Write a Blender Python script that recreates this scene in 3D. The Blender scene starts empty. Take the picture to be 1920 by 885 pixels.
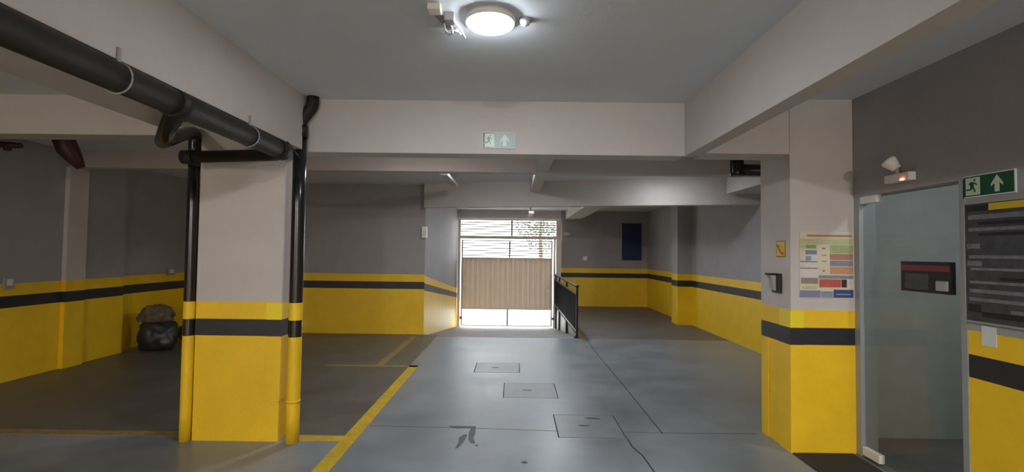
import bpy, bmesh, math, random
from mathutils import Vector, Matrix, noise
random.seed(4)
S = bpy.context.scene
C = S.collection
R = math.radians

# ------------------------------------------------------------------ camera
cd = bpy.data.cameras.new('camera')
cd.sensor_width = 36.0
cd.lens = 36.0 * 930.0 / 1920.0
cd.clip_start = 0.05
cam = bpy.data.objects.new('camera', cd)
C.objects.link(cam)
cam.matrix_world = Matrix.Translation((0, 0, 1.6)) @ Matrix.Rotation(R(.3), 4, 'Z') @ Matrix.Rotation(R(91.95), 4, 'X') @ Matrix.Rotation(R(.7), 4, 'Z')
S.camera = cam

# ------------------------------------------------------------------ world, exposure
SKY = 6.5
LAMP = 250.0
w = bpy.data.worlds.new('sky')
S.world = w
w.use_nodes = True
bg = w.node_tree.nodes['Background']
bg.inputs[0].default_value = (.93, .97, 1, 1)
bg.inputs[1].default_value = SKY
S.view_settings.view_transform = 'Standard'
S.view_settings.look = 'None'
S.view_settings.gamma = 1
S.view_settings.use_curve_mapping = False
S.view_settings.exposure = 0.65

# ------------------------------------------------------------------ materials
def mat(name, col, rough=.6, metal=0, var=0, scale=6, bump=0, bscale=60, spec=.5, emit=0, rvar=0, trans=0):
    m = bpy.data.materials.new(name)
    m.use_nodes = True
    nt = m.node_tree
    b = nt.nodes['Principled BSDF']
    b.inputs['Base Color'].default_value = (*col, 1)
    b.inputs['Roughness'].default_value = rough
    b.inputs['Metallic'].default_value = metal
    b.inputs['Specular IOR Level'].default_value = spec
    if trans:
        b.inputs['Transmission Weight'].default_value = trans
        b.inputs['IOR'].default_value = 1.45
    if emit:
        b.inputs['Emission Color'].default_value = (*col, 1)
        b.inputs['Emission Strength'].default_value = emit
    if var or bump or rvar:
        tc = nt.nodes.new('ShaderNodeTexCoord')
    if var or rvar:
        n = nt.nodes.new('ShaderNodeTexNoise')
        n.inputs['Scale'].default_value = scale
        n.inputs['Detail'].default_value = 8
        n.inputs['Roughness'].default_value = .62
        nt.links.new(tc.outputs['Object'], n.inputs['Vector'])
    if var:
        mp = nt.nodes.new('ShaderNodeMapRange')
        mp.inputs['From Min'].default_value = .3
        mp.inputs['From Max'].default_value = .7
        mp.inputs['To Min'].default_value = 1 - var
        mp.inputs['To Max'].default_value = 1 + var
        nt.links.new(n.outputs['Fac'], mp.inputs['Value'])
        mx = nt.nodes.new('ShaderNodeVectorMath')
        mx.operation = 'SCALE'
        mx.inputs[0].default_value = col
        nt.links.new(mp.outputs['Result'], mx.inputs['Scale'])
        nt.links.new(mx.outputs['Vector'], b.inputs['Base Color'])
    if rvar:
        mr = nt.nodes.new('ShaderNodeMapRange')
        mr.inputs['From Min'].default_value = .32
        mr.inputs['From Max'].default_value = .68
        mr.inputs['To Min'].default_value = rough - rvar
        mr.inputs['To Max'].default_value = rough + rvar
        nt.links.new(n.outputs['Fac'], mr.inputs['Value'])
        nt.links.new(mr.outputs['Result'], b.inputs['Roughness'])
    if bump:
        n2 = nt.nodes.new('ShaderNodeTexNoise')
        n2.inputs['Scale'].default_value = bscale
        n2.inputs['Detail'].default_value = 4
        nt.links.new(tc.outputs['Object'], n2.inputs['Vector'])
        bp = nt.nodes.new('ShaderNodeBump')
        bp.inputs['Strength'].default_value = bump
        bp.inputs['Distance'].default_value = .01
        nt.links.new(n2.outputs['Fac'], bp.inputs['Height'])
        nt.links.new(bp.outputs['Normal'], b.inputs['Normal'])
    return m

LIGHT = mat('light_grey_paint', (.54, .495, .475), .7, var=.04, scale=3, bump=.12, bscale=45)
WALL = mat('grey_wall_paint', (.335, .32, .325), .75, var=.06, scale=2.5, bump=.12, bscale=45)
CEIL = mat('ceiling_paint', (.68, .71, .75), .8, var=.03, scale=1.5, bump=.1)
YEL = mat('yellow_paint', (.84, .53, .012), .5, var=.06, scale=4, bump=.12, bscale=45)
YELB = mat('bright_yellow_paint', (.85, .68, .02), .45)
BLK = mat('black_band_paint', (.018, .018, .024), .5, var=.2, scale=8, bump=.1)
FLOOR = mat('polished_concrete', (.205, .23, .25), .35, var=.22, scale=1.5, bump=.04, bscale=7, rvar=.05, spec=.7)
RAMP = mat('ramp_concrete', (.22, .21, .205), .6, var=.2, scale=2.5, bump=.2, bscale=30)
DECK = mat('deck_concrete', (.15, .135, .125), .5, var=.2, scale=2, bump=.06, bscale=12, rvar=.1)  # brown tone paints in yellow wall bounce and low light
BAY = mat('dark_brown_bay', (.115, .105, .09), .45, var=.2, scale=1.6, rvar=.08)
LINE = mat('yellow_line_paint', (.55, .37, .015), .5, var=.22, scale=9)
LINEF = mat('faded_yellow_line_paint', (.27, .19, .06), .55, var=.3, scale=12)
DARK = mat('dark_gap', (.02, .02, .022), .7)
SCUFF = mat('dark_scuff', (.045, .045, .05), .5)
LID = mat('cover_concrete', (.175, .192, .203), .38, var=.2, scale=5, rvar=.05, spec=.6)
PIPE = mat('black_pipe_plastic', (.012, .011, .012), .22, var=.2, scale=9)
PIPED = mat('dusty_black_pipe', (.017, .015, .013), .55, var=.35, scale=5, spec=.3)
MAROON = mat('maroon_pipe_paint', (.06, .014, .012), .45)
STEEL = mat('galvanised_steel', (.38, .38, .38), .4, metal=.8)
BRIGHT = mat('polished_rail_edge', (.62, .62, .64), .3, metal=.6)
RAIL = mat('black_rail_paint', (.012, .013, .018), .6, spec=.2)
GATE = mat('beige_gate_paint', (.60, .54, .47), .5, var=.05, scale=3)
_n = GATE.node_tree
_t = _n.nodes.new('ShaderNodeBsdfTranslucent'); _t.inputs[0].default_value = (.62, .54, .45, 1)
_m = _n.nodes.new('ShaderNodeMixShader'); _m.inputs[0].default_value = .26
_n.links.new(_n.nodes['Principled BSDF'].outputs[0], _m.inputs[1]); _n.links.new(_t.outputs[0], _m.inputs[2])
_n.links.new(_m.outputs[0], _n.nodes['Material Output'].inputs[0])
GFRAME = mat('pale_gate_frame', (.78, .71, .66), .5)
SLAT = mat('grey_slat_paint', (.20, .19, .185), .5)
WHITE = mat('white_plastic', (.75, .74, .72), .4)
CREAM = mat('cream_plastic', (.70, .66, .56), .45)
GREYP = mat('grey_plastic', (.32, .31, .31), .5)
GREEN = mat('sign_green', (.012, .07, .035), .25)
GREENP = mat('sign_pale_green', (.48, .58, .40), .3)  # plain pale green print, no emission
SHINY = mat('glossy_sign_face', (.30, .40, .41), .38)
PALEA = mat('sign_arrow_pale', (.62, .70, .64), .4)
SYEL = mat('sign_yellow', (.62, .42, .02), .4)
SGOLD = mat('sign_border_ochre', (.28, .16, .01), .5)
BLUE = mat('navy_board', (.008, .016, .075), .5, var=.15, scale=8)
PAPER = mat('paper_cream', (.62, .56, .42), .6)
SHEET = mat('white_paper', (.62, .65, .64), .6)
BOARD = mat('board_slate', (.05, .053, .062), .4, var=.35, scale=12)
ROWL = mat('board_row_grey', (.16, .16, .18), .45, var=.3, scale=30)
ROWB = mat('board_row_black', (.012, .011, .014), .45)
FRAME = mat('aluminium_frame', (.34, .36, .36), .45, metal=.3)
GLASS = mat('door_glass', (.80, .88, .85), .02)
_n = GLASS.node_tree
_t = _n.nodes.new('ShaderNodeBsdfTransparent'); _t.inputs[0].default_value = (.86, .88, .87, 1)
_g = _n.nodes.new('ShaderNodeBsdfGlossy'); _g.inputs['Roughness'].default_value = .03
_m = _n.nodes.new('ShaderNodeMixShader')
_m.inputs[0].default_value = .025
_n.links.new(_t.outputs[0], _m.inputs[1]); _n.links.new(_g.outputs[0], _m.inputs[2])
_n.links.new(_m.outputs[0], _n.nodes['Material Output'].inputs[0])
HALL = mat('hall_wall_paint', (.36, .36, .345), .7, var=.06)
HALLF = mat('hall_floor', (.13, .12, .11), .5, var=.2)
DPLATE = mat('dark_plate', (.022, .018, .018), .8, bump=.4, bscale=150)
REDD = mat('dark_red_print', (.16, .03, .035), .4)
LED = mat('red_led', (1, .12, .05), emit=12)
COOL, WARM = (.88, .94, 1), (1, .90, .79)
def lampmat(k, c):
    return mat('lit_diffuser', c, .4, emit=LAMP * k)
SACK = mat('dark_sack_plastic', (.020, .022, .028), .4, var=.3, scale=6)
SACKB = mat('navy_sack_plastic', (.012, .018, .045), .4, var=.3, scale=6)
CLOTH = mat('drab_cloth', (.13, .10, .065), .9, var=.3, scale=9)
STREET = mat('street_concrete', (.55, .54, .52), .8, var=.1)
LEAF = mat('street_tree_leaf', (.13, .14, .10), .7, var=.3)
BARK = mat('street_tree_bark', (.12, .09, .06), .9)

# ------------------------------------------------------------------ mesh helpers
def hexa(bm, p, mi=0, faces=(0, 1, 2, 3, 4, 5)):
    """p: 4 bottom points ccw then 4 top points"""
    v = [bm.verts.new(q) for q in p]
    F = [(3, 2, 1, 0), (4, 5, 6, 7), (0, 1, 5, 4), (1, 2, 6, 5), (2, 3, 7, 6), (3, 0, 4, 7)]
    for i in faces:
        f = bm.faces.new([v[k] for k in F[i]])
        f.material_index = mi

def box(bm, x0, x1, y0, y1, z0, z1, mi=0, faces=(0, 1, 2, 3, 4, 5)):
    x0, x1 = min(x0, x1), max(x0, x1); y0, y1 = min(y0, y1), max(y0, y1); z0, z1 = min(z0, z1), max(z0, z1)
    hexa(bm, [(x0, y0, z0), (x1, y0, z0), (x1, y1, z0), (x0, y1, z0), (x0, y0, z1), (x1, y0, z1), (x1, y1, z1), (x0, y1, z1)], mi, faces)

def tube(bm, pts, r, seg=20, mi=0, cap=True, mfn=None):
    pts = [Vector(p) for p in pts]
    rs = r if isinstance(r, (list, tuple)) else [r] * len(pts)
    rings = []
    ref = None
    for i, p in enumerate(pts):
        t = ((pts[min(i + 1, len(pts) - 1)] - pts[i]).normalized() + (pts[i] - pts[max(i - 1, 0)]).normalized()).normalized()
        if ref is None:
            ref = Vector((0, 0, 1)) if abs(t.z) < .9 else Vector((0, 1, 0))
        u = (ref - t * ref.dot(t)).normalized()
        ref = u
        v = t.cross(u)
        rings.append([bm.verts.new(p + (u * math.cos(a) + v * math.sin(a)) * rs[i]) for a in [2 * math.pi * k / seg for k in range(seg)]])
    for i in range(len(rings) - 1):
        m = mfn((pts[i] + pts[i + 1]) / 2) if mfn else mi
        for k in range(seg):
            f = bm.faces.new([rings[i][k], rings[i][(k + 1) % seg], rings[i + 1][(k + 1) % seg], rings[i + 1][k]])
            f.smooth = True
            f.material_index = m
    if cap:
        f = bm.faces.new(rings[0][::-1]); f.material_index = mfn(pts[0]) if mfn else mi
        f = bm.faces.new(rings[-1]); f.material_index = mfn(pts[-1]) if mfn else mi

def bend(pts, r, n=6):
    """round the corners of a polyline"""
    pts = [Vector(p) for p in pts]
    out = [pts[0]]
    for i in range(1, len(pts) - 1):
        a, b, c = pts[i - 1], pts[i], pts[i + 1]
        d = min(r, (a - b).length * .45, (c - b).length * .45)
        p, q = b + (a - b).normalized() * d, b + (c - b).normalized() * d
        for k in range(n + 1):
            t = k / n
            out.append(p * (1 - t) ** 2 + b * 2 * t * (1 - t) + q * t * t)
    out.append(pts[-1])
    return out

def poly(bm, pts, off, mi=0):
    """extrude a planar 3D polygon by vector off"""
    a = [bm.verts.new(Vector(p)) for p in pts]
    b = [bm.verts.new(Vector(p) + Vector(off)) for p in pts]
    n = len(a)
    fs = [bm.faces.new(a), bm.faces.new(b[::-1])]
    for i in range(n):
        fs.append(bm.faces.new([a[i], b[i], b[(i + 1) % n], a[(i + 1) % n]]))
    for f in fs:
        f.material_index = mi

def lathe(bm, c, prof, seg=40, mi=0, axis='z'):
    """prof: (radius, offset) pairs, about +z through c"""
    c = Vector(c)
    rings = []
    for r, h in prof:
        if r < 1e-5:
            rings.append([bm.verts.new(c + Vector((0, 0, h)))])
        else:
            rings.append([bm.verts.new(c + Vector((r * math.cos(2 * math.pi * k / seg), r * math.sin(2 * math.pi * k / seg), h))) for k in range(seg)])
    for i in range(len(rings) - 1):
        A, B = rings[i], rings[i + 1]
        for k in range(seg):
            k2 = (k + 1) % seg
            vs = [A[k % len(A)], A[k2 % len(A)], B[k2 % len(B)], B[k % len(B)]]
            vs2 = []
            for v in vs:
                if v not in vs2:
                    vs2.append(v)
            f = bm.faces.new(vs2); f.smooth = True; f.material_index = mi

def obj(name, bm, mats, parent=None, bevel=0):
    if bevel:
        bmesh.ops.bevel(bm, geom=[e for e in bm.edges], offset=bevel, segments=2, affect='EDGES', profile=.7)
    bmesh.ops.recalc_face_normals(bm, faces=bm.faces[:])
    me = bpy.data.meshes.new(name)
    bm.to_mesh(me)
    bm.free()
    for m in (mats if isinstance(mats, (list, tuple)) else [mats]):
        me.materials.append(m)
    o = bpy.data.objects.new(name, me)
    C.objects.link(o)
    if parent:
        o.parent = parent
        o.matrix_parent_inverse = parent.matrix_world.inverted() if parent.type != 'EMPTY' else Matrix.Translation(-parent.location)
    return o

def boxo(name, b, m, parent=None, bevel=0):
    bm = bmesh.new()
    box(bm, *b)
    return obj(name, bm, m, parent, bevel)

def tubeo(name, pts, r, m, parent=None, seg=20, mfn=None):
    bm = bmesh.new()
    tube(bm, pts, r, seg, mfn=mfn)
    return obj(name, bm, m, parent)

def polyo(name, pts, off, m, parent=None):
    bm = bmesh.new()
    poly(bm, pts, off)
    return obj(name, bm, m, parent)

def struct(o, label=None):
    o['kind'] = 'structure'
    if label:
        o['label'] = label
    return o

def tag(o, label, cat, group=None):
    o['label'] = label; o['category'] = cat
    if group:
        o['group'] = group
    return o

def thing(name, loc, label, cat, group=None):
    o = bpy.data.objects.new(name, None)
    o.empty_display_size = .1
    C.objects.link(o)
    o.location = loc
    return tag(o, label, cat, group)

# paint levels above the floor
ZY, ZB1, ZB0 = 1.16, 1.015, .875
CZ = 2.91          # ceiling
MB = [YEL, BLK, YEL, WALL]
MP = [YEL, BLK, YEL, LIGHT]

def banded(name, p0, p1, t, mats=MB, g0=0, g1=0, top=CZ, label=None):
    """wall from p0 to p1 (xy); t = vector (xy) of its thickness; g = floor level at each end"""
    bm = bmesh.new()
    lv = [0, ZB0, ZB1, ZY]
    a, b = Vector(p0), Vector(p1)
    t = Vector(t)
    for i in range(4):
        z00, z10 = g0 + lv[i] - (.05 if i == 0 else 0), g1 + lv[i] - (.05 if i == 0 else 0)
        z01, z11 = (g0 + lv[i + 1], g1 + lv[i + 1]) if i < 3 else (top, top)
        q = [(a, z00, z01), (b, z10, z11), (b + t, z10, z11), (a + t, z00, z01)]
        hexa(bm, [(p.x, p.y, l) for p, l, h in q] + [(p.x, p.y, h) for p, l, h in q], i, (2, 3, 4, 5) + ((0,) if i == 0 else ()) + ((1,) if i == 3 else ()))
    return struct(obj(name, bm, mats), label)

# ------------------------------------------------------------------ floor
LIDS = [(-.52, .085, 6.69, 7.25), (-.10, .50, 5.55, 6.15), (.41, .99, 4.38, 4.98)]
G = .009
xs = sorted({-6.4, 4.3} | {v for l in LIDS for v in (l[0] - G, l[1] + G)})
ys = sorted({-10.2, 9.42} | {v for l in LIDS for v in (l[2] - G, l[3] + G)})
bm = bmesh.new()
for i in range(len(xs) - 1):
    for j in range(len(ys) - 1):
        cx, cy = (xs[i] + xs[i + 1]) / 2, (ys[j] + ys[j + 1]) / 2
        if any(l[0] - G < cx < l[1] + G and l[2] - G < cy < l[3] + G for l in LIDS):
            continue
        box(bm, xs[i], xs[i + 1], ys[j], ys[j + 1], -.12, 0)
box(bm, -6.4, -1.95, 9.42, 9.9, -.12, 0)
floor = struct(obj('floor', bm, FLOOR))
RZ = -.68
GY = 15.15
bm = bmesh.new()
hexa(bm, [(-1.95, 9.42, -.15), (1.24, 9.42, -.15), (1.24, 15.4, RZ - .15), (-1.95, 15.4, RZ - .15), (-1.95, 9.42, 0), (1.24, 9.42, 0), (1.24, 15.4, RZ), (-1.95, 15.4, RZ)])
struct(obj('floor_ramp', bm, RAMP))
deck = struct(boxo('floor_deck', (1.24, 4.3, 9.42, 15.4, -.85, 0), DECK))

def line(x0, x1, y0, y1, m, name='painted_line', h=.002, parent=floor):
    return boxo(name, (x0, x1, y0, y1, -.001, h), m, parent)
boxo('bay_brown_sheet', (-6.0, -1.45, 4.36, 9.65, -.001, .0008), BAY, floor)  # thin sheet, darker and browner than the main floor
line(-1.45, -1.325, -9.9, 7.02, LINE)
line(-2.6, -1.33, 6.93, 7.02, LINEF)
line(-1.86, -1.45, 4.22, 4.33, LINE)
line(-6.0, -2.8, 4.28, 4.39, LINEF)
line(-1.93, -1.82, 7.02, 9.42, LINEF)
line(1.285, 1.36, 9.43, 15.1, LINEF, parent=deck)
line(1.3, 4.05, 9.38, 9.415, LINEF, 'threshold_strip')
# joints and wear in the slab
def strip(name, pts, wd, m):
    bm = bmesh.new()
    for (a, b) in zip(pts[:-1], pts[1:]):
        a, b = Vector((*a, 0)), Vector((*b, 0))
        n = (b - a).normalized().cross(Vector((0, 0, 1))) * wd / 2
        poly(bm, [a - n, b - n, b + n, a + n], (0, 0, .0012))
    return obj(name, bm, m, floor)
strip('joint', [(1.345, 4.5), (1.35, 6.2), (1.34, 8.0), (1.37, 9.4)], .010, DARK)
strip('joint', [(1.0, 4.36), (1.0, 4.2), (1.04, 4.0), (1.05, 3.7), (1.12, 3.2), (1.1, 2.0)], .012, DARK)
strip('joint', [(-1.3, 4.60), (-.3, 4.57), (.40, 4.53)], .006, SCUFF)
strip('joint', [(1.0, 4.53), (1.4, 4.52), (2.2, 4.53)], .006, SCUFF)
def blot(pts, m=SCUFF):
    bm = bmesh.new()
    poly(bm, [(x, y, -.0005) for x, y in pts], (0, 0, .0028))
    return obj('scuff_mark', bm, m, floor)
blot([(-.585, 4.62), (-.50, 4.625), (-.40, 4.62), (-.335, 4.62), (-.33, 4.565), (-.42, 4.575), (-.50, 4.56), (-.56, 4.58)])
blot([(-.375, 4.575), (-.335, 4.575), (-.325, 4.45), (-.335, 4.33), (-.31, 4.22), (-.345, 4.215), (-.375, 4.30), (-.385, 4.45)])
blot([(-.42, 4.42), (-.395, 4.40), (-.41, 4.25), (-.44, 4.12), (-.465, 4.10), (-.45, 4.22), (-.46, 4.33)])
blot([(-.305, 4.19), (-.285, 4.185), (-.28, 4.15), (-.30, 4.155)])
blot([(.07, 3.86), (.11, 3.87), (.12, 3.84), (.08, 3.83)])

# three concrete inspection covers
lidlab = ['thin-edged concrete inspection cover farthest from the pillars, nearest the gate', 'concrete inspection cover in the middle of the three, slotted handle', 'large concrete inspection cover nearest the camera with dark stain']
for (x0, x1, y0, y1), lb in zip(LIDS, lidlab):
    t = thing('inspection_cover', ((x0 + x1) / 2, (y0 + y1) / 2, 0), lb, 'floor cover', 'inspection covers in the floor')
    bm = bmesh.new(); box(bm, x0, x1, y0, y1, -.05, .001)
    obj('lid', bm, LID, t, .002)
    bm = bmesh.new(); box(bm, x0 - G, x1 + G, y0 - G, y1 + G, -.09, -.05)
    obj('pit_ledge', bm, DARK, t)
    cx, cy = (x0 + x1) / 2 - .03, (y0 + y1) / 2
    bm = bmesh.new(); poly(bm, [(cx + .055 * math.cos(a), cy + .018 * math.sin(a), 0) for a in [k * math.pi / 8 for k in range(16)]], (0, 0, .003))
    obj('handle_slot', bm, SCUFF, t)
    if x0 > .3:
        bm = bmesh.new(); poly(bm, [(.70, 4.90, 0), (.80, 4.915, 0), (.86, 4.89, 0), (.84, 4.86, 0), (.74, 4.865, 0)], (0, 0, .0025))
        obj('dark_stain', bm, SCUFF, t)

# ------------------------------------------------------------------ ceiling and walls
struct(boxo('ceiling', (-6.4, 5.2, -10.2, 15.4, CZ, CZ + .15), CEIL))
banded('wall_left', (-6.0, -10.2), (-6.0, 7.62), (-.3, 0))
banded('wall_left_recess', (-6.15, 7.62), (-6.15, 9.9), (-.2, 0))
banded('pilaster_left', (-5.94, 6.56), (-5.94, 6.86), (-.07, 0), MP, top=2.68)
banded('wall_far_left', (-6.15, 9.65), (-1.741, 9.65), (0, .15))
banded('wall_ramp_left', (-1.74, 9.652), (-1.74, 15.4), (-.2, 0), MB, -.027, RZ)
banded('wall_back', (1.42, 15.2), (4.27, 15.2), (0, .2))
struct(boxo('wall_gate_lintel', (-1.9, 1.42, 15.2, 15.4, 2.63, CZ), LIGHT))
banded('wall_right_far', (4.07, 4.78), (4.07, 15.4), (.2, 0))
banded('pilaster_right', (3.75, 11.42), (3.75, 11.85), (.33, 0), MB)
struct(boxo('wall_stair', (2.82, 5.1, 4.58, 4.78, 0, CZ), WALL))
struct(boxo('wall_rear', (-6.3, 3.0, -10.2, -10.0, 0, CZ), WALL))
# right wall with the doorway
banded('wall_right', (2.8, -10.2), (2.8, 3.12), (.14, 0), MB)
struct(boxo('wall_right_lintel', (2.8, 2.94, 3.12, 4.1, 2.09, CZ), WALL))
# stair hall behind the glass door
struct(boxo('floor_hall', (2.8, 5.0, 2.0, 4.58, -.1, .004), HALLF))
struct(boxo('wall_hall_back', (4.7, 4.85, 2.0, 4.58, 0, CZ), HALL))
struct(boxo('wall_hall_near', (2.94, 4.7, 1.9, 2.0, 0, CZ), HALL))
struct(boxo('wall_hall_far', (2.94, 4.7, 4.46, 4.579, 0, CZ), HALL))

# ------------------------------------------------------------------ beams
BZ = 2.45
def beam(name, b, m=LIGHT):
    bm = bmesh.new(); box(bm, *b)
    return struct(obj(name, bm, m, None, .006))
beam('beam_lengthwise_left', (-2.02, -1.80, -10.0, 4.24, BZ, CZ + .02))
beam('beam_soffit_left', (-2.5, -2.015, -10.0, 3.42, BZ, CZ + .02))
beam('beam_front', (-1.97, 1.46, 4.25, 4.47, BZ, CZ + .02))
beam('beam_front_left', (-6.0, -2.66, 4.20, 4.42, 2.57, CZ + .02))
beam('beam_lengthwise_right', (1.46, 1.585, -10.0, 4.25, BZ, CZ + .02))
beam('beam_front_right', (1.585, 2.8, 4.12, 4.40, BZ, CZ + .02))
beam('beam_second', (-6.0, 4.07, 6.62, 6.82, 2.68, CZ + .02))
beam('beam_rib', (.28, .45, 4.47, 8.9, 2.705, CZ + .02))
beam('beam_rear_lengthwise', (1.55, 2.02, 8.9, 15.2, 2.65, CZ + .02))
bm = bmesh.new()
hexa(bm, [(-1.74, 9.45, BZ), (4.07, 8.17, BZ), (4.07, 8.39, BZ), (-1.74, 9.67, BZ), (-1.74, 9.45, CZ + .02), (4.07, 8.17, CZ + .02), (4.07, 8.39, CZ + .02), (-1.74, 9.67, CZ + .02)])
struct(obj('beam_third', bm, LIGHT))
beam('beam_right_wall', (3.5, 4.07, 4.78, 8.2, 2.62, CZ + .02))

# ------------------------------------------------------------------ pillars
def pillar(name, x0, x1, y0, y1):
    bm = bmesh.new()
    lv = [-.02, ZB0, ZB1, ZY, CZ]
    for i in range(4):
        box(bm, x0, x1, y0, y1, lv[i], lv[i + 1], i, (2, 3, 4, 5))
    o = obj(name, bm, MP)
    return struct(o)
def guard(parent, cx, cy, sx, z0, z1, wx, wy, lv):
    """L-shaped corner guard: sx = side (+1 right face, -1 left face)"""
    bm = bmesh.new()
    t = .011
    zs = [z0] + [z for z in (ZB0, ZB1) if z0 < z < z1] + [z1]
    for i in range(len(zs) - 1):
        zm = (zs[i] + zs[i + 1]) / 2
        mi = 1 if ZB0 < zm < ZB1 else (2 if zm > ZB1 else 0)
        box(bm, cx - sx * wx, cx + sx * t, cy - t, cy, zs[i], zs[i + 1], mi)
        box(bm, cx, cx + sx * t, cy, cy + wy, zs[i], zs[i + 1], mi)
    return obj('corner_guard', bm, [YEL, BLK, YELB], parent)
PL = pillar('pillar_left', -2.68, -1.96, 4.19, 4.62)
guard(PL, -1.96, 4.19, 1, .34, 1.15, .12, .13, None)
PR = pillar('pillar_right', 2.28, 2.82, 4.11, 4.6)
guard(PR, 2.28, 4.11, -1, .0, 1.15, .10, .16, None)
boxo('edge_strip', (2.272, 2.28, 4.47, 4.58, 0, ZB0), YEL, PR)

# ------------------------------------------------------------------ ceiling lamps and added fill lamps
def round_lamp(x, y, label, k, c=COOL, deep=False):
    t = thing('ceiling_lamp', (x, y, CZ), label, 'ceiling lamp', 'round ceiling lamps')
    bm = bmesh.new(); lathe(bm, (x, y, CZ), [(0, 0), (.137, 0), (.139, -.012), (.138, -.034), (.134, -.037), (.131, -.034), (.131, -.028), (0, -.028)])
    obj('base_ring', bm, WHITE, t)
    bm = bmesh.new(); lathe(bm, (x, y, CZ), [(.131, -.0285), (.131, -.065), (.115, -.088), (.08, -.102), (.04, -.108), (0, -.11)] if deep else [(.131, -.0285), (.131, -.040), (.118, -.050), (.085, -.058), (.04, -.062), (0, -.063)])
    obj('diffuser', bm, lampmat(k, c), t)
    return t
round_lamp(-.15, 2.72, 'bright round white lamp on the ceiling before the exit-sign beam', .44)
round_lamp(2.35, 7.8, 'round white lamp on the ceiling beyond the second beam', .2)
round_lamp(-.5, 7.3, 'added round fill lamp on the ceiling beside the rib, beyond the second beam', .42)  # unseen lamp, added to brighten the left of the third beam
round_lamp(.9, 10.3, 'added round fill lamp on the ceiling above the ramp', .6)  # unseen lamp, added to lift the back wall
round_lamp(-1.2, 5.5, 'added round fill lamp on the ceiling between the first and second beams', .26, (1, .92, .9))  # unseen lamp, added as fill for the far left wall
round_lamp(-.15, -7.5, 'round lamp on the ceiling far behind the viewpoint', 5.2, (1, .97, .94), True)
round_lamp(2.15, -7.5, 'round warm lamp on the ceiling of the right aisle behind the viewpoint', 6.5, WARM, True)
round_lamp(-5.4, -7.5, 'round warm lamp on the ceiling of the left bay behind the viewpoint', 5, WARM, True)
round_lamp(3.8, 2.9, 'added round fill lamp on the ceiling of the stair hall', .32)  # unseen lamp, added so the hall is lit behind the glass

def batten(name, x, y0, y1, z, label):
    t = thing(name, (x, y0, z), label, 'lamp')
    bm = bmesh.new(); box(bm, x - .055, x + .055, y0 + .03, y1 - .03, z, z + .05)
    obj('housing', bm, LIGHT, t, .008)
    boxo('end_cap', (x - .058, x + .058, y0, y0 + .03, z - .004, z + .054), WHITE, t)
    boxo('end_cap', (x - .058, x + .058, y1 - .03, y1, z - .004, z + .054), WHITE, t)
    for dy in (.3, .8):
        tubeo('hanger_rod', [(x, y0 + dy, z + .05), (x, y0 + dy, CZ)], .008, STEEL, t, 8)
    return t
batten('batten_lamp', -1.06, 7.3, 8.6, 2.745, 'unlit grey batten lamp hung behind the second beam, left side')
batten('batten_lamp', .37, 11.2, 12.4, 2.50, 'unlit pale batten lamp hung over the ramp before the gate')

# small fittings beside the round lamp
t = thing('ceiling_fitting', (-.38, 2.75, CZ), 'grey ceiling bracket with bent white strips, left of the round lamp', 'ceiling fitting')
bm = bmesh.new(); box(bm, -.475, -.405, 2.56, 2.63, CZ - .035, CZ); obj('end_block', bm, CREAM, t, .006)
bm = bmesh.new(); poly(bm, [(-.465, 2.62, CZ - .022), (-.415, 2.62, CZ - .022), (-.355, 2.80, CZ - .022), (-.40, 2.84, CZ - .022)], (0, 0, .022)); obj('body', bm, GREYP, t)
bm = bmesh.new(); box(bm, -.40, -.345, 2.66, 2.73, CZ - .045, CZ); obj('junction_box', bm, GREYP, t, .005)
for pts in ([(-.345, 2.70, CZ - .04), (-.33, 2.77, CZ - .03), (-.305, 2.87, CZ - .05)], [(-.365, 2.73, CZ - .045), (-.37, 2.80, CZ - .05), (-.385, 2.87, CZ - .03)],
            [(-.405, 2.72, CZ - .04), (-.415, 2.80, CZ - .04), (-.395, 2.87, CZ - .035)], [(-.375, 2.81, CZ - .04), (-.335, 2.79, CZ - .04)], [(-.365, 2.84, CZ - .03), (-.34, 2.84, CZ - .03), (-.33, 2.87, CZ - .03)]):
    tubeo('bent_strip', bend(pts, .03), .006, WHITE, t, 8)
t = thing('ceiling_sensor', (.045, 2.74, CZ), 'small white domed sensor on the ceiling, right of the round lamp', 'sensor')
bm = bmesh.new(); lathe(bm, (.045, 2.74, CZ), [(0, 0), (.037, 0), (.037, -.012), (.03, -.016), (0, -.016)], 24); obj('base', bm, GREYP, t)
bm = bmesh.new(); lathe(bm, (.045, 2.74, CZ), [(.028, -.016), (.024, -.03), (.012, -.037), (0, -.039)], 24); obj('dome', bm, WHITE, t)

# ------------------------------------------------------------------ drain pipes
def paintz(p):
    return 1 if p.z > ZY else (0 if (p.z > ZB1 or p.z < ZB0) else 2)
PM = [YEL, PIPE, PIPE]
def riser(x, y, r, top, parent):
    zs = [0, .25, .5, ZB0, ZB1, ZY, 1.6, 2.0, top]
    tubeo('riser', [(x, y, z) for z in zs], r, PM, parent, 24, paintz)
    if x > -2.5:
        tubeo('coupling', [(x, y, .33), (x, y, .355)], r + .003, YEL, parent, 24)

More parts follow.
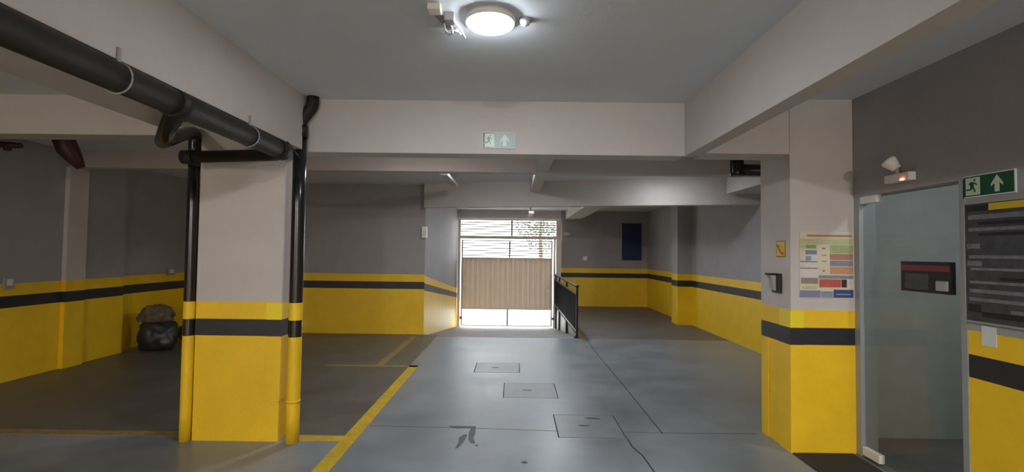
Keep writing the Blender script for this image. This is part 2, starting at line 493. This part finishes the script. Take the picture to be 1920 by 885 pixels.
t = thing('overhead_drain_pipe', (-1.79, 3.0, 2.37), 'thick black drain pipe under the left beam with branch down the pillar', 'drain pipe')
px, pz = -1.80, 2.365
tubeo('main_pipe', [(px, -9.9, pz + .02), (px, 0, pz + .01), (px, 3.72, pz)], .068, PIPED, t, 28)
tubeo('end_cap', [(px, 3.70, pz), (px, 3.80, pz)], .074, PIPED, t, 28)
for y in (1.2, 2.55):
    tubeo('coupling', [(px, y, pz), (px, y + .12, pz)], .076, PIPED, t, 28)
for y in (.4, 2.2, 3.31):
    bm = bmesh.new(); tube(bm, [(px + .071 * math.cos(a), y, pz + .071 * math.sin(a)) for a in [2 * math.pi * k / 24 for k in range(25)]], .004, 6)
    box(bm, px + .002, px + .010, y - .008, y + .008, pz + .06, pz + .14)
    obj('hanger', bm, GREYP, t)
tubeo('cross_pipe', bend([(px, 3.76, 2.35), (px - .1, 3.93, 2.36), (-2.64, 3.99, 2.345)], .06), .048, PIPED, t, 20)
tubeo('cross_pipe_cap', [(-2.61, 3.99, 2.345), (-2.70, 3.99, 2.345)], .057, PIPED, t, 20)
tubeo('branch_pipe', bend([(px, 2.60, 2.34), (-2.60, 3.60, 2.375), (-2.735, 4.19, 2.62), (-2.735, 4.19, 2.3)], .14, 8), .05, PIPE, t, 20)
riser(-2.735, 4.19, .046, 2.35, t)

t = thing('riser_pipe', (-1.84, 4.24, 0), 'shiny black vertical drain pipe on the right of the left pillar', 'drain pipe')
riser(-1.835, 4.185, .055, 2.56, t)
tubeo('coupling', [(-1.835, 4.185, 2.56), (-1.835, 4.185, 2.66)], .062, PIPE, t, 24)
tubeo('offset_bend', bend([(-1.835, 4.185, 2.62), (-1.835, 4.185, 2.70), (-1.735, 4.185, 2.83), (-1.735, 4.185, CZ)], .05), .05, PIPED, t, 24)
tag(tubeo('thin_wire', bend([(-1.77, 3.81, 2.44), (-1.785, 3.95, 2.41), (-1.80, 4.115, 2.36)], .05), .005, PIPE, None, 8), 'thin dark wire between the drain pipe end and the vertical pipe', 'wire')

tag(tubeo('conduit_pipe', [(-5.78, 6.9, 2.725), (-3, 6.9, 2.725), (-1.0, 6.9, 2.725)], .032, PIPE, None, 14), 'long thin black pipe running below the second beam', 'pipe')
t = thing('short_drain_pipe', (2.4, 5.0, 2.46), 'short thick black pipe high beside the right pillar', 'drain pipe')
tubeo('pipe', [(2.22, 5.0, 2.465), (3.2, 5.0, 2.465)], .058, PIPE, t, 24)
tubeo('elbow', bend([(2.24, 5.0, 2.40), (2.24, 5.0, 2.47), (2.24, 5.0, 2.56), (2.24, 5.0, CZ)], .03), .066, PIPE, t, 24)
t = thing('wall_bend_pipe', (-5.0, 5.5, 2.6), 'dark maroon pipe bending down near the left wall', 'pipe')
tubeo('pipe', [(-5.04, 5.45, CZ), (-5.04, 5.47, 2.8), (-5.02, 5.5, 2.70), (-4.98, 5.53, 2.62), (-4.95, 5.56, 2.55), (-4.935, 5.58, 2.50)], [.10, .105, .105, .085, .062, .042], MAROON, t, 18)
tubeo('collar', [(-5.04, 5.45, CZ - .001), (-5.04, 5.455, CZ - .05)], .125, MAROON, t, 18)
t = thing('ceiling_pipe_stub', (-5.7, 5.5, 2.75), 'short dark pipe stub under the ceiling at the far left edge', 'pipe')
tubeo('pipe', [(-5.99, 5.5, 2.755), (-5.55, 5.5, 2.735)], [.045, .03], MAROON, t, 16)
tubeo('drop', [(-5.70, 5.5, 2.75), (-5.70, 5.5, 2.68)], .035, MAROON, t, 16)

# ------------------------------------------------------------------ signs
RUN = [  # running figure, unit square, x right, y up
    [(.42, .76), (.60, .74), (.84, .60), (.80, .54), (.62, .64), (.60, .48), (.52, .42), (.40, .50), (.36, .60), (.30, .58), (.28, .66)],
    [(.52, .48), (.62, .44), (.74, .20), (.66, .14), (.56, .34), (.50, .40)],
    [(.40, .50), (.52, .44), (.44, .28), (.10, .28), (.10, .36), (.36, .36)],
]
HEAD = [(.66 + .065 * math.cos(a), .84 + .065 * math.sin(a)) for a in [k * math.pi / 6 for k in range(12)]]
ARROW = [(.5, .92), (.80, .50), (.80, .38), (.62, .52), (.62, .10), (.38, .10), (.38, .52), (.20, .38), (.20, .50)]
def exit_sign(label, org, u, n, wd, ht, face, arrow):
    """org lower-left corner on the wall, u = unit right, n = unit toward the viewer"""
    u, n, k = Vector(u), Vector(n), Vector((0, 0, 1)); org = Vector(org)
    P = lambda a, b, d=0: org + u * a + k * b + n * d
    t = thing('exit_sign', P(wd / 2, 0), label, 'sign', 'exit signs')
    polyo('plate', [P(0, 0), P(wd, 0), P(wd, ht), P(0, ht)], n * .008, SHEET, t)
    b = .007
    xm = wd * .375
    polyo('figure_panel', [P(b, b, .008), P(xm, b, .008), P(xm, ht - b, .008), P(b, ht - b, .008)], n * .001, GREEN, t)
    polyo('figure_field', [P(b * 3, b * 2, .009), P(xm - b, b * 2, .009), P(xm - b, ht - b * 2, .009), P(b * 3, ht - b * 2, .009)], n * .0008, GREENP, t)
    ox, oy, sx, sy = b * 2, b * 2, xm - b * 3, ht - b * 4
    bm = bmesh.new()
    for q in RUN + [HEAD]:
        poly(bm, [P(ox + x * sx, oy + y * sy, .0098) for x, y in q], n * .0008)
    obj('running_figure', bm, GREEN, t)
    polyo('arrow_panel', [P(xm, b, .008), P(wd - b, b, .008), P(wd - b, ht - b, .008), P(xm, ht - b, .008)], n * .001, face, t)
    s = ht - 2 * b
    cx = (xm + wd - b) / 2
    polyo('arrow', [P(cx + (x - .5) * s, b + y * s, .009) for x, y in ARROW], n * .0008, arrow, t)
exit_sign('exit sign with running figure and pale up arrow on the front beam', (-.288, 4.249, 2.497), (1, 0, 0), (0, -1, 0), .285, .143, SHINY, PALEA)
exit_sign('dark green exit sign with up arrow on the wall above the notice board', (2.8, 3.095, 1.972), (0, -1, 0), (-1, 0, 0), .325, .135, GREEN, GREENP)

# poster on the right pillar
X0, X1, Z0, Z1, PY = 2.352, 2.795, 1.262, 1.805, 4.108
t = thing('wall_poster', ((X0 + X1) / 2, PY, Z0), 'cream poster with coloured blocks on the right pillar', 'poster')
boxo('sheet', (X0, X1, PY - .004, PY, Z0, Z1), PAPER, t)
cols = {'g': (.22, .33, .08), 'g2': (.36, .42, .20), 'b': (.20, .22, .34), 'p': (.24, .22, .30), 'r': (.48, .10, .07), 'o': (.52, .28, .15), 's': (.40, .19, .13), 'n': (.04, .06, .20), 'k': (.05, .02, .02), 'w': (.60, .56, .56), 'e': (.28, .21, .17), 'c': (.22, .28, .36), 'y': (.50, .48, .28), 'h': (.40, .20, .09)}
pm = {k: mat('poster_ink_' + k, v, .55, var=.12, scale=40) for k, v in cols.items()}
W_, H_ = X1 - X0, Z1 - Z0
blocks = [('h', .14, .045, .97, .075), ('y', .0, .11, 1, .19), ('g', .12, .20, .31, .255), ('y', .0, .20, .11, .255), ('b', .11, .28, .32, .345), ('w', .02, .36, .32, .445), ('c', .11, .37, .21, .44), ('e', .01, .445, .33, .465), ('w', .02, .475, .33, .54),
          ('e', .01, .545, .33, .565), ('w', .02, .575, .33, .69), ('e', .02, .70, .34, .79), ('y', .04, .82, .31, .87), ('g2', .56, .20, .99, .325), ('s', .56, .335, .99, .425), ('p', .56, .435, .99, .52), ('o', .56, .53, .99, .64),
          ('p', .35, .66, .99, .71), ('r', .36, .72, .76, .84), ('k', .77, .72, .87, .84), ('w', .88, .72, .99, .86), ('b', .0, .89, .38, .995), ('c', .39, .90, .61, .995), ('n', .62, .875, .99, .995), ('c', .67, .935, .94, .955), ('e', .41, .24, .48, .265), ('e', .41, .35, .50, .365), ('e', .41, .44, .50, .455), ('e', .42, .58, .47, .61)]
for k, a, b, c, d in blocks:
    lift = .0012 if (k == 'c' and a in (.11, .67)) else .0006
    boxo('printed_block', (X0 + a * W_, X0 + c * W_, PY - .004 - lift, PY - .0039, Z1 - d * H_, Z1 - b * H_), pm[k], t)

# telephone sign and intercom on the left side of the right pillar
X = 2.28
t = thing('telephone_sign', (X, 4.25, 1.59), 'small yellow sign with a telephone handset on the right pillar', 'sign')
boxo('plate', (X - .005, X, 4.18, 4.325, 1.592, 1.732), SGOLD, t)
boxo('face', (X - .0065, X - .004, 4.19, 4.315, 1.602, 1.722), SYEL, t)
tubeo('handset', bend([(X - .007, 4.292, 1.695), (X - .007, 4.280, 1.665), (X - .007, 4.235, 1.622), (X - .007, 4.205, 1.622)], .04), [.013] + [.010] * 2 + [.008] * 11 + [.010] * 1 + [.013], SGOLD, t, 10)
t = thing('wall_intercom', (X, 4.32, 1.3), 'black intercom handset unit fixed to the side of the right pillar', 'intercom')
bm = bmesh.new(); box(bm, X - .022, X, 4.24, 4.37, 1.285, 1.452); obj('back_plate', bm, PIPE, t, .004)
bm = bmesh.new(); poly(bm, [(X - .022, 4.30, 1.44), (X - .075, 4.30, 1.44), (X - .055, 4.30, 1.40), (X - .045, 4.30, 1.34), (X - .04, 4.30, 1.31), (X - .022, 4.30, 1.30)], (0, .06, 0)); obj('handset', bm, GREYP, t)
boxo('cap', (X - .082, X - .02, 4.29, 4.37, 1.435, 1.452), PIPE, t)

# emergency lamp above the doorway
t = thing('emergency_light', (2.8, 3.56, 2.14), 'white emergency light with red led above the glass door', 'emergency light')
bm = bmesh.new(); box(bm, 2.745, 2.799, 3.46, 3.69, 2.145, 2.205); obj('body', bm, WHITE, t, .008)
bm = bmesh.new(); lathe(bm, (0, 0, 0), [(0, 0), (.03, 0), (.052, .07), (.05, .085), (0, .088)], 20)
bmesh.ops.transform(bm, matrix=Matrix.Translation((2.772, 3.60, 2.245)) @ Matrix.Rotation(R(-30), 4, 'X') @ Matrix.Rotation(R(-25), 4, 'Y'), verts=bm.verts)
obj('lamp_head', bm, WHITE, t)
tubeo('swivel_neck', [(2.772, 3.60, 2.20), (2.772, 3.60, 2.26)], .014, GREYP, t, 12)
boxo('status_led', (2.738, 2.746, 3.50, 3.53, 2.150, 2.160), LED, t)

# glass door
d = bpy.data.objects.new('door_1', None); C.objects.link(d); d.location = (2.87, 4.0, 0); struct(d, 'frameless glass door with white corner fittings')
boxo('glass_pane', (2.825, 2.835, 3.135, 4.03, .03, 2.075), GLASS, d)
for z in ((2.03, 2.092), (.02, .085)):
    bm = bmesh.new(); box(bm, 2.808, 2.85, 3.86, 4.045, *z); obj('corner_fitting', bm, WHITE, d, .004)
tr = struct(boxo('trim_1', (2.792, 2.945, 3.085, 3.125, 0, 2.09), FRAME))
struct(boxo('trim_2', (2.805, 2.94, 4.05, 4.11, 0, 2.09), FRAME))
t = thing('door_box', (2.81, 3.4, 1.39), 'dark box with red stripe fixed on the glass door', 'lock box')
bm = bmesh.new(); box(bm, 2.79, 2.824, 3.19, 3.60, 1.365, 1.575); obj('case', bm, ROWB, t, .004)
boxo('red_stripe', (2.788, 2.791, 3.195, 3.595, 1.51, 1.55), REDD, t)
boxo('window', (2.788, 2.791, 3.36, 3.56, 1.385, 1.49), BOARD, t)
bm = bmesh.new(); box(bm, 2.775, 2.791, 3.205, 3.29, 1.385, 1.45); obj('keypad', bm, GREYP, t, .005)

# notice board
t = thing('notice_board', (2.8, 2.8, 1.2), 'dark slate notice board with rows of strips on the right wall', 'notice board')
Y0, Y1, B0, B1 = 2.45, 3.075, 1.225, 1.93
boxo('backing', (2.782, 2.8, Y0, Y1, B0, B1), BOARD, t)
for b in ((Y0 - .012, Y1 + .012, B0 - .012, B0), (Y0 - .012, Y1 + .012, B1, B1 + .012), (Y1, Y1 + .012, B0, B1), (Y0 - .012, Y0, B0, B1)):
    boxo('frame_bar', (2.776, 2.8, *b), FRAME, t)
rows = [(1.885, .035, 2.93, 3.06, ROWB), (1.835, .028, Y0 + .02, 3.05, ROWL), (1.80, .02, 2.55, 2.99, ROWB), (1.765, .02, 2.6, 3.05, ROWL), (1.735, .018, 2.55, 2.99, ROWB), (1.66, .03, 2.98, 3.06, ROWL), (1.60, .02, 2.6, 3.05, ROWL), (1.555, .03, 2.97, 3.06, ROWL),
        (1.53, .015, 2.5, 3.04, ROWL), (1.475, .018, 2.5, 2.86, ROWB), (1.45, .016, 2.6, 3.05, ROWL), (1.395, .022, 2.5, 3.05, ROWL), (1.345, .02, 2.5, 3.05, ROWL), (1.28, .045, 2.98, 3.06, ROWB), (1.255, .03, 2.5, 2.97, ROWB), (1.29, .02, 2.5, 2.80, ROWL)]
for z, h, a, b, m in rows:
    boxo('name_strip', (2.7795, 2.783, a, b, z, z + h), m, t)
tag(boxo('label_strip', (2.774, 2.7795, 2.45, 2.912, 1.885, 1.925), SYEL), 'yellow strip along the top of the dark notice board', 'label')
tag(boxo('paper_card', (2.797, 2.7999, 2.905, 2.995, 1.085, 1.2), SHEET), 'small white paper card on the wall below the notice board', 'card')
# thin dark plate on the floor before the right pillar
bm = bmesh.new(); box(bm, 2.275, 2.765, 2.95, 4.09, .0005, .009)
tag(obj('floor_plate', bm, DPLATE, None, .003), 'thin dark plate on the floor before the right pillar', 'mat')

# ------------------------------------------------------------------ gate
g = thing('metal_gate', (-.15, GY, RZ), 'beige corrugated metal gate with slatted openings at the ramp end', 'gate')
def gb(name, x0, x1, z0, z1, m=GFRAME, y0=GY - .03, y1=GY + .03):
    return boxo(name, (x0, x1, y0, y1, z0, z1), m, g)
gb('frame_bar', -1.73, -1.645, RZ, 2.63)                    # left stile
gb('frame_bar', 1.27, 1.42, 2.02, 2.63)
gb('frame_bar', -1.645, 1.27, 2.585, 2.63)
gb('frame_bar', -1.645, 1.27, 2.02, 2.115)                   # transom beam
gb('gate_post', 1.195, 1.26, RZ, 2.02)
gb('gate_post', 1.27, 1.42, RZ, 2.02, GFRAME, GY - .06, GY + .04)
for x in (-1.615, 1.115):
    gb('leaf_stile', x, x + .05, -.62, 1.99)
for z in (1.945, 1.42, -.125, -.63):
    gb('leaf_rail', -1.565, 1.115, z, z + .035)
for z0, z1, x in ((2.115, 2.585, -.11), (1.455, 1.945, -.17), (-.595, -.125, -.215)):
    gb('mullion', x, x + .05, z0, z1, SLAT, GY - .012, GY + .012)
for z0, z1, x0, x1, n in ((2.115, 2.585, -1.645, 1.27, 6), (1.455, 1.945, -1.565, 1.115, 6)):
    for k in range(n):
        z = z0 + (z1 - z0) * (k + .8) / (n + .6)
        gb('slat', x0, x1, z - .015, z + .015, SLAT, GY - .008, GY + .012)
# corrugated sheet
bm = bmesh.new()
nw, xa, xb = 18, -1.60, 1.15
prof = []
for k in range(nw):
    p = (xb - xa) / nw
    x = xa + k * p
    prof += [(x, 0), (x + p * .5, 0), (x + p * .62, -.03), (x + p * .88, -.03)]
prof.append((xb, 0))
yb = GY - .034
lo = [bm.verts.new((x, yb + dy, -.115)) for x, dy in prof]
hi = [bm.verts.new((x, yb + dy, 1.44)) for x, dy in prof]
lo2 = [bm.verts.new((x, yb + dy + .002, -.115)) for x, dy in prof]
hi2 = [bm.verts.new((x, yb + dy + .002, 1.44)) for x, dy in prof]
for i in range(len(prof) - 1):
    bm.faces.new([lo[i], lo[i + 1], hi[i + 1], hi[i]])
    bm.faces.new([lo2[i + 1], lo2[i], hi2[i], hi2[i + 1]])
    bm.faces.new([lo[i], lo2[i], lo2[i + 1], lo[i + 1]])
    bm.faces.new([hi[i + 1], hi2[i + 1], hi2[i], hi[i]])
obj('corrugated_sheet', bm, GATE, g)
for x, z in ((-1.52, .62), (1.04, .55)):
    bm = bmesh.new(); box(bm, x - .03, x + .03, GY - .10, GY - .06, z - .035, z + .035); obj('latch', bm, WHITE, g, .008)
for x in (-1.60, 1.20):
    bm = bmesh.new(); box(bm, x - .04, x + .04, GY - .06, GY - .028, -.42, -.34); obj('hinge', bm, SLAT, g, .006)
t = thing('gate_motor', (1.33, GY - .12, .4), 'dark box of the gate drive fixed on the gate post', 'gate drive')
bm = bmesh.new(); box(bm, 1.27, 1.38, GY - .18, GY - .062, .42, .75); obj('case', bm, GREYP, t, .01)
boxo('cover', (1.285, 1.365, GY - .186, GY - .178, .46, .71), RAIL, t)

# handrail between the ramp and the deck
h = thing('guard_rail', (1.22, 11.2, 0), 'black steel guard rail between the ramp and the raised deck', 'railing')
rz = lambda y: RZ * (y - 9.42) / 5.98
RX = 1.215
for y in (9.56, 11.45, 13.3, 14.4):
    boxo('post', (RX - .02, RX + .02, y - .025, y + .025, rz(y) - .03, .965), RAIL, h)
boxo('top_rail', (RX - .03, RX + .03, 9.53, 14.95, .955, .995), RAIL, h)
boxo('top_rail_cap', (RX - .031, RX - .005, 9.535, 14.94, .994, .999), BRIGHT, h)
boxo('mid_rail', (RX - .02, RX + .02, 9.56, 14.95, .80, .835), RAIL, h)
boxo('mid_rail_edge', (RX - .021, RX - .004, 9.56, 14.94, .834, .838), BRIGHT, h)
boxo('bottom_rail', (RX - .02, RX + .02, 9.56, 14.95, .08, .115), RAIL, h)
boxo('bottom_rail_edge', (RX - .024, RX - .0, 9.56, 14.94, .114, .119), BRIGHT, h)
bm = bmesh.new(); box(bm, RX - .008, RX + .008, 0, .016, .11, .81); me0 = None
b0 = obj('baluster', bm, RAIL, h)
b0.location.y = 9.68
y = 9.79
while y < 14.9:
    c = b0.copy(); C.objects.link(c); c.parent = h; c.matrix_parent_inverse = b0.matrix_parent_inverse.copy(); c.location = b0.location.copy(); c.location.y = y
    y += .11
boxo('foot_plate', (RX - .05, RX + .022, 9.5, 9.62, -.02, .012), RAIL, h)

# ------------------------------------------------------------------ things on the far walls
t = thing('blue_board', (3.57, 15.2, 1.42), 'dark navy blue board hung on the back wall', 'board')
boxo('panel', (3.305, 3.865, 15.17, 15.199, 1.43, 2.53), BLUE, t)
for b in ((3.29, 3.88, 1.415, 1.435), (3.29, 3.88, 2.525, 2.545), (3.29, 3.31, 1.435, 2.525), (3.86, 3.88, 1.435, 2.525)):
    boxo('frame_bar', (b[0], b[1], 15.16, 15.199, b[2], b[3]), BLUE, t)
def plate(name, cx, cy, cz, ax, label, w_=.12, h_=.12, cat='wall switch'):
    t = thing(name, (cx, cy, cz - h_ / 2), label, cat)
    if ax == 'y':
        bm = bmesh.new(); box(bm, cx - w_ / 2, cx + w_ / 2, cy - .025, cy - .0005, cz - h_ / 2, cz + h_ / 2); obj('plate', bm, WHITE, t, .005)
        boxo('rocker', (cx - w_ / 6, cx + w_ / 6, cy - .031, cy - .024, cz - h_ / 4, cz + h_ / 4), CREAM, t)
    else:
        bm = bmesh.new(); box(bm, cx + .0005, cx + .03, cy - w_ / 2, cy + w_ / 2, cz - h_ / 2, cz + h_ / 2); obj('plate', bm, GREYP, t, .005)
        boxo('socket_face', (cx + .028, cx + .038, cy - w_ / 4, cy + w_ / 4, cz - h_ / 5, cz + h_ / 3), WHITE, t)
plate('wall_switch', 2.16, 15.2, 1.46, 'y', 'small white switch plate on the back wall above the yellow band')
plate('wall_socket', -6.15, 8.85, 1.19, 'x', 'small grey socket box on the yellow band of the left recess', .2, .12, 'socket')
plate('wall_socket', -6.0, 5.86, 1.17, 'x', 'small grey socket box at the far left edge of the left wall', .12, .14, 'socket')
t = thing('wall_lamp', (1.62, 15.2, 2.16), 'small pale wall lamp on the back wall right of the gate', 'wall lamp')
bm = bmesh.new(); box(bm, 1.51, 1.70, 15.12, 15.17, 2.17, 2.23); obj('shade', bm, CREAM, t, .01)
boxo('bracket', (1.57, 1.64, 15.17, 15.199, 2.15, 2.25), WHITE, t)
t = thing('corner_light', (-1.68, 9.6, 1.86), 'white box light at the wall corner by the ramp', 'emergency light')
bm = bmesh.new(); box(bm, -1.80, -1.70, 9.575, 9.649, 1.87, 2.09); obj('case', bm, WHITE, t, .012)
boxo('lens', (-1.79, -1.71, 9.568, 9.576, 1.89, 2.0), SHEET, t)

# ------------------------------------------------------------------ sacks against the left wall
def crumple(name, c, r, m, seed, amp, label, cat, lo=.002, hi=9):
    bm = bmesh.new()
    bmesh.ops.create_icosphere(bm, subdivisions=4, radius=1)
    for v in bm.verts:
        p = v.co.copy()
        n = noise.noise(p * 1.6 + Vector((seed, 0, 0))) * .6 + noise.noise(p * 4 + Vector((0, seed, 0))) * .35 + abs(noise.noise(p * 8 + Vector((0, 0, seed)))) * .3
        s = 1 + amp * n
        v.co = Vector((p.x * r[0] * s, p.y * r[1] * s, p.z * r[2] * s)) + Vector(c)
        v.co.z = max(lo, min(hi, v.co.z))
    for f in bm.faces:
        f.smooth = True
    return tag(obj(name, bm, m), label, cat)
crumple('rubbish_sack', (-5.66, 7.92, .20), (.29, .22, .34), SACK, 21, .35, 'tall dark crumpled sack against the left yellow wall', 'sack', hi=.44)
crumple('rubbish_sack', (-5.43, 8.45, .19), (.22, .19, .21), SACKB, 8, .35, 'rounded navy sack on the floor right of the tall dark one', 'sack')
crumple('drab_cloth', (-5.70, 7.94, .50), (.25, .18, .20), CLOTH, 14, .6, 'drab bundled cloth lying on top of the tall dark sack', 'cloth', lo=.4415)

# ------------------------------------------------------------------ the street beyond the gate
struct(boxo('ground_street', (-30, 30, 15.4, 60, RZ - .3, RZ), STREET))

# a street tree seen through the slats
t = thing('street_tree', (1.15, 21.5, RZ), 'leafy street tree outside, seen through the gate slats', 'tree')
tubeo('trunk', [(1.15, 21.5, RZ), (1.17, 21.5, .8), (1.12, 21.5, 2.2), (1.15, 21.5, 3.4)], [.12, .10, .08, .04], BARK, t, 10)
bm = bmesh.new()
for k in range(900):
    d = Vector((random.gauss(0, 1), random.gauss(0, 1), random.gauss(0, 1))).normalized() * random.random() ** .45
    c = Vector((1.15 + d.x * 1.25, 21.5 + d.y * 1.1, 2.75 + d.z * 1.15))
    a = Vector((random.gauss(0, 1), random.gauss(0, 1), random.gauss(0, 1))).normalized() * .075
    b = a.cross(Vector((random.gauss(0, 1), random.gauss(0, 1), random.gauss(0, 1)))).normalized() * .045
    bm.faces.new([bm.verts.new(c - a), bm.verts.new(c + b), bm.verts.new(c + a), bm.verts.new(c - b)])
obj('crown', bm, LEAF, t)
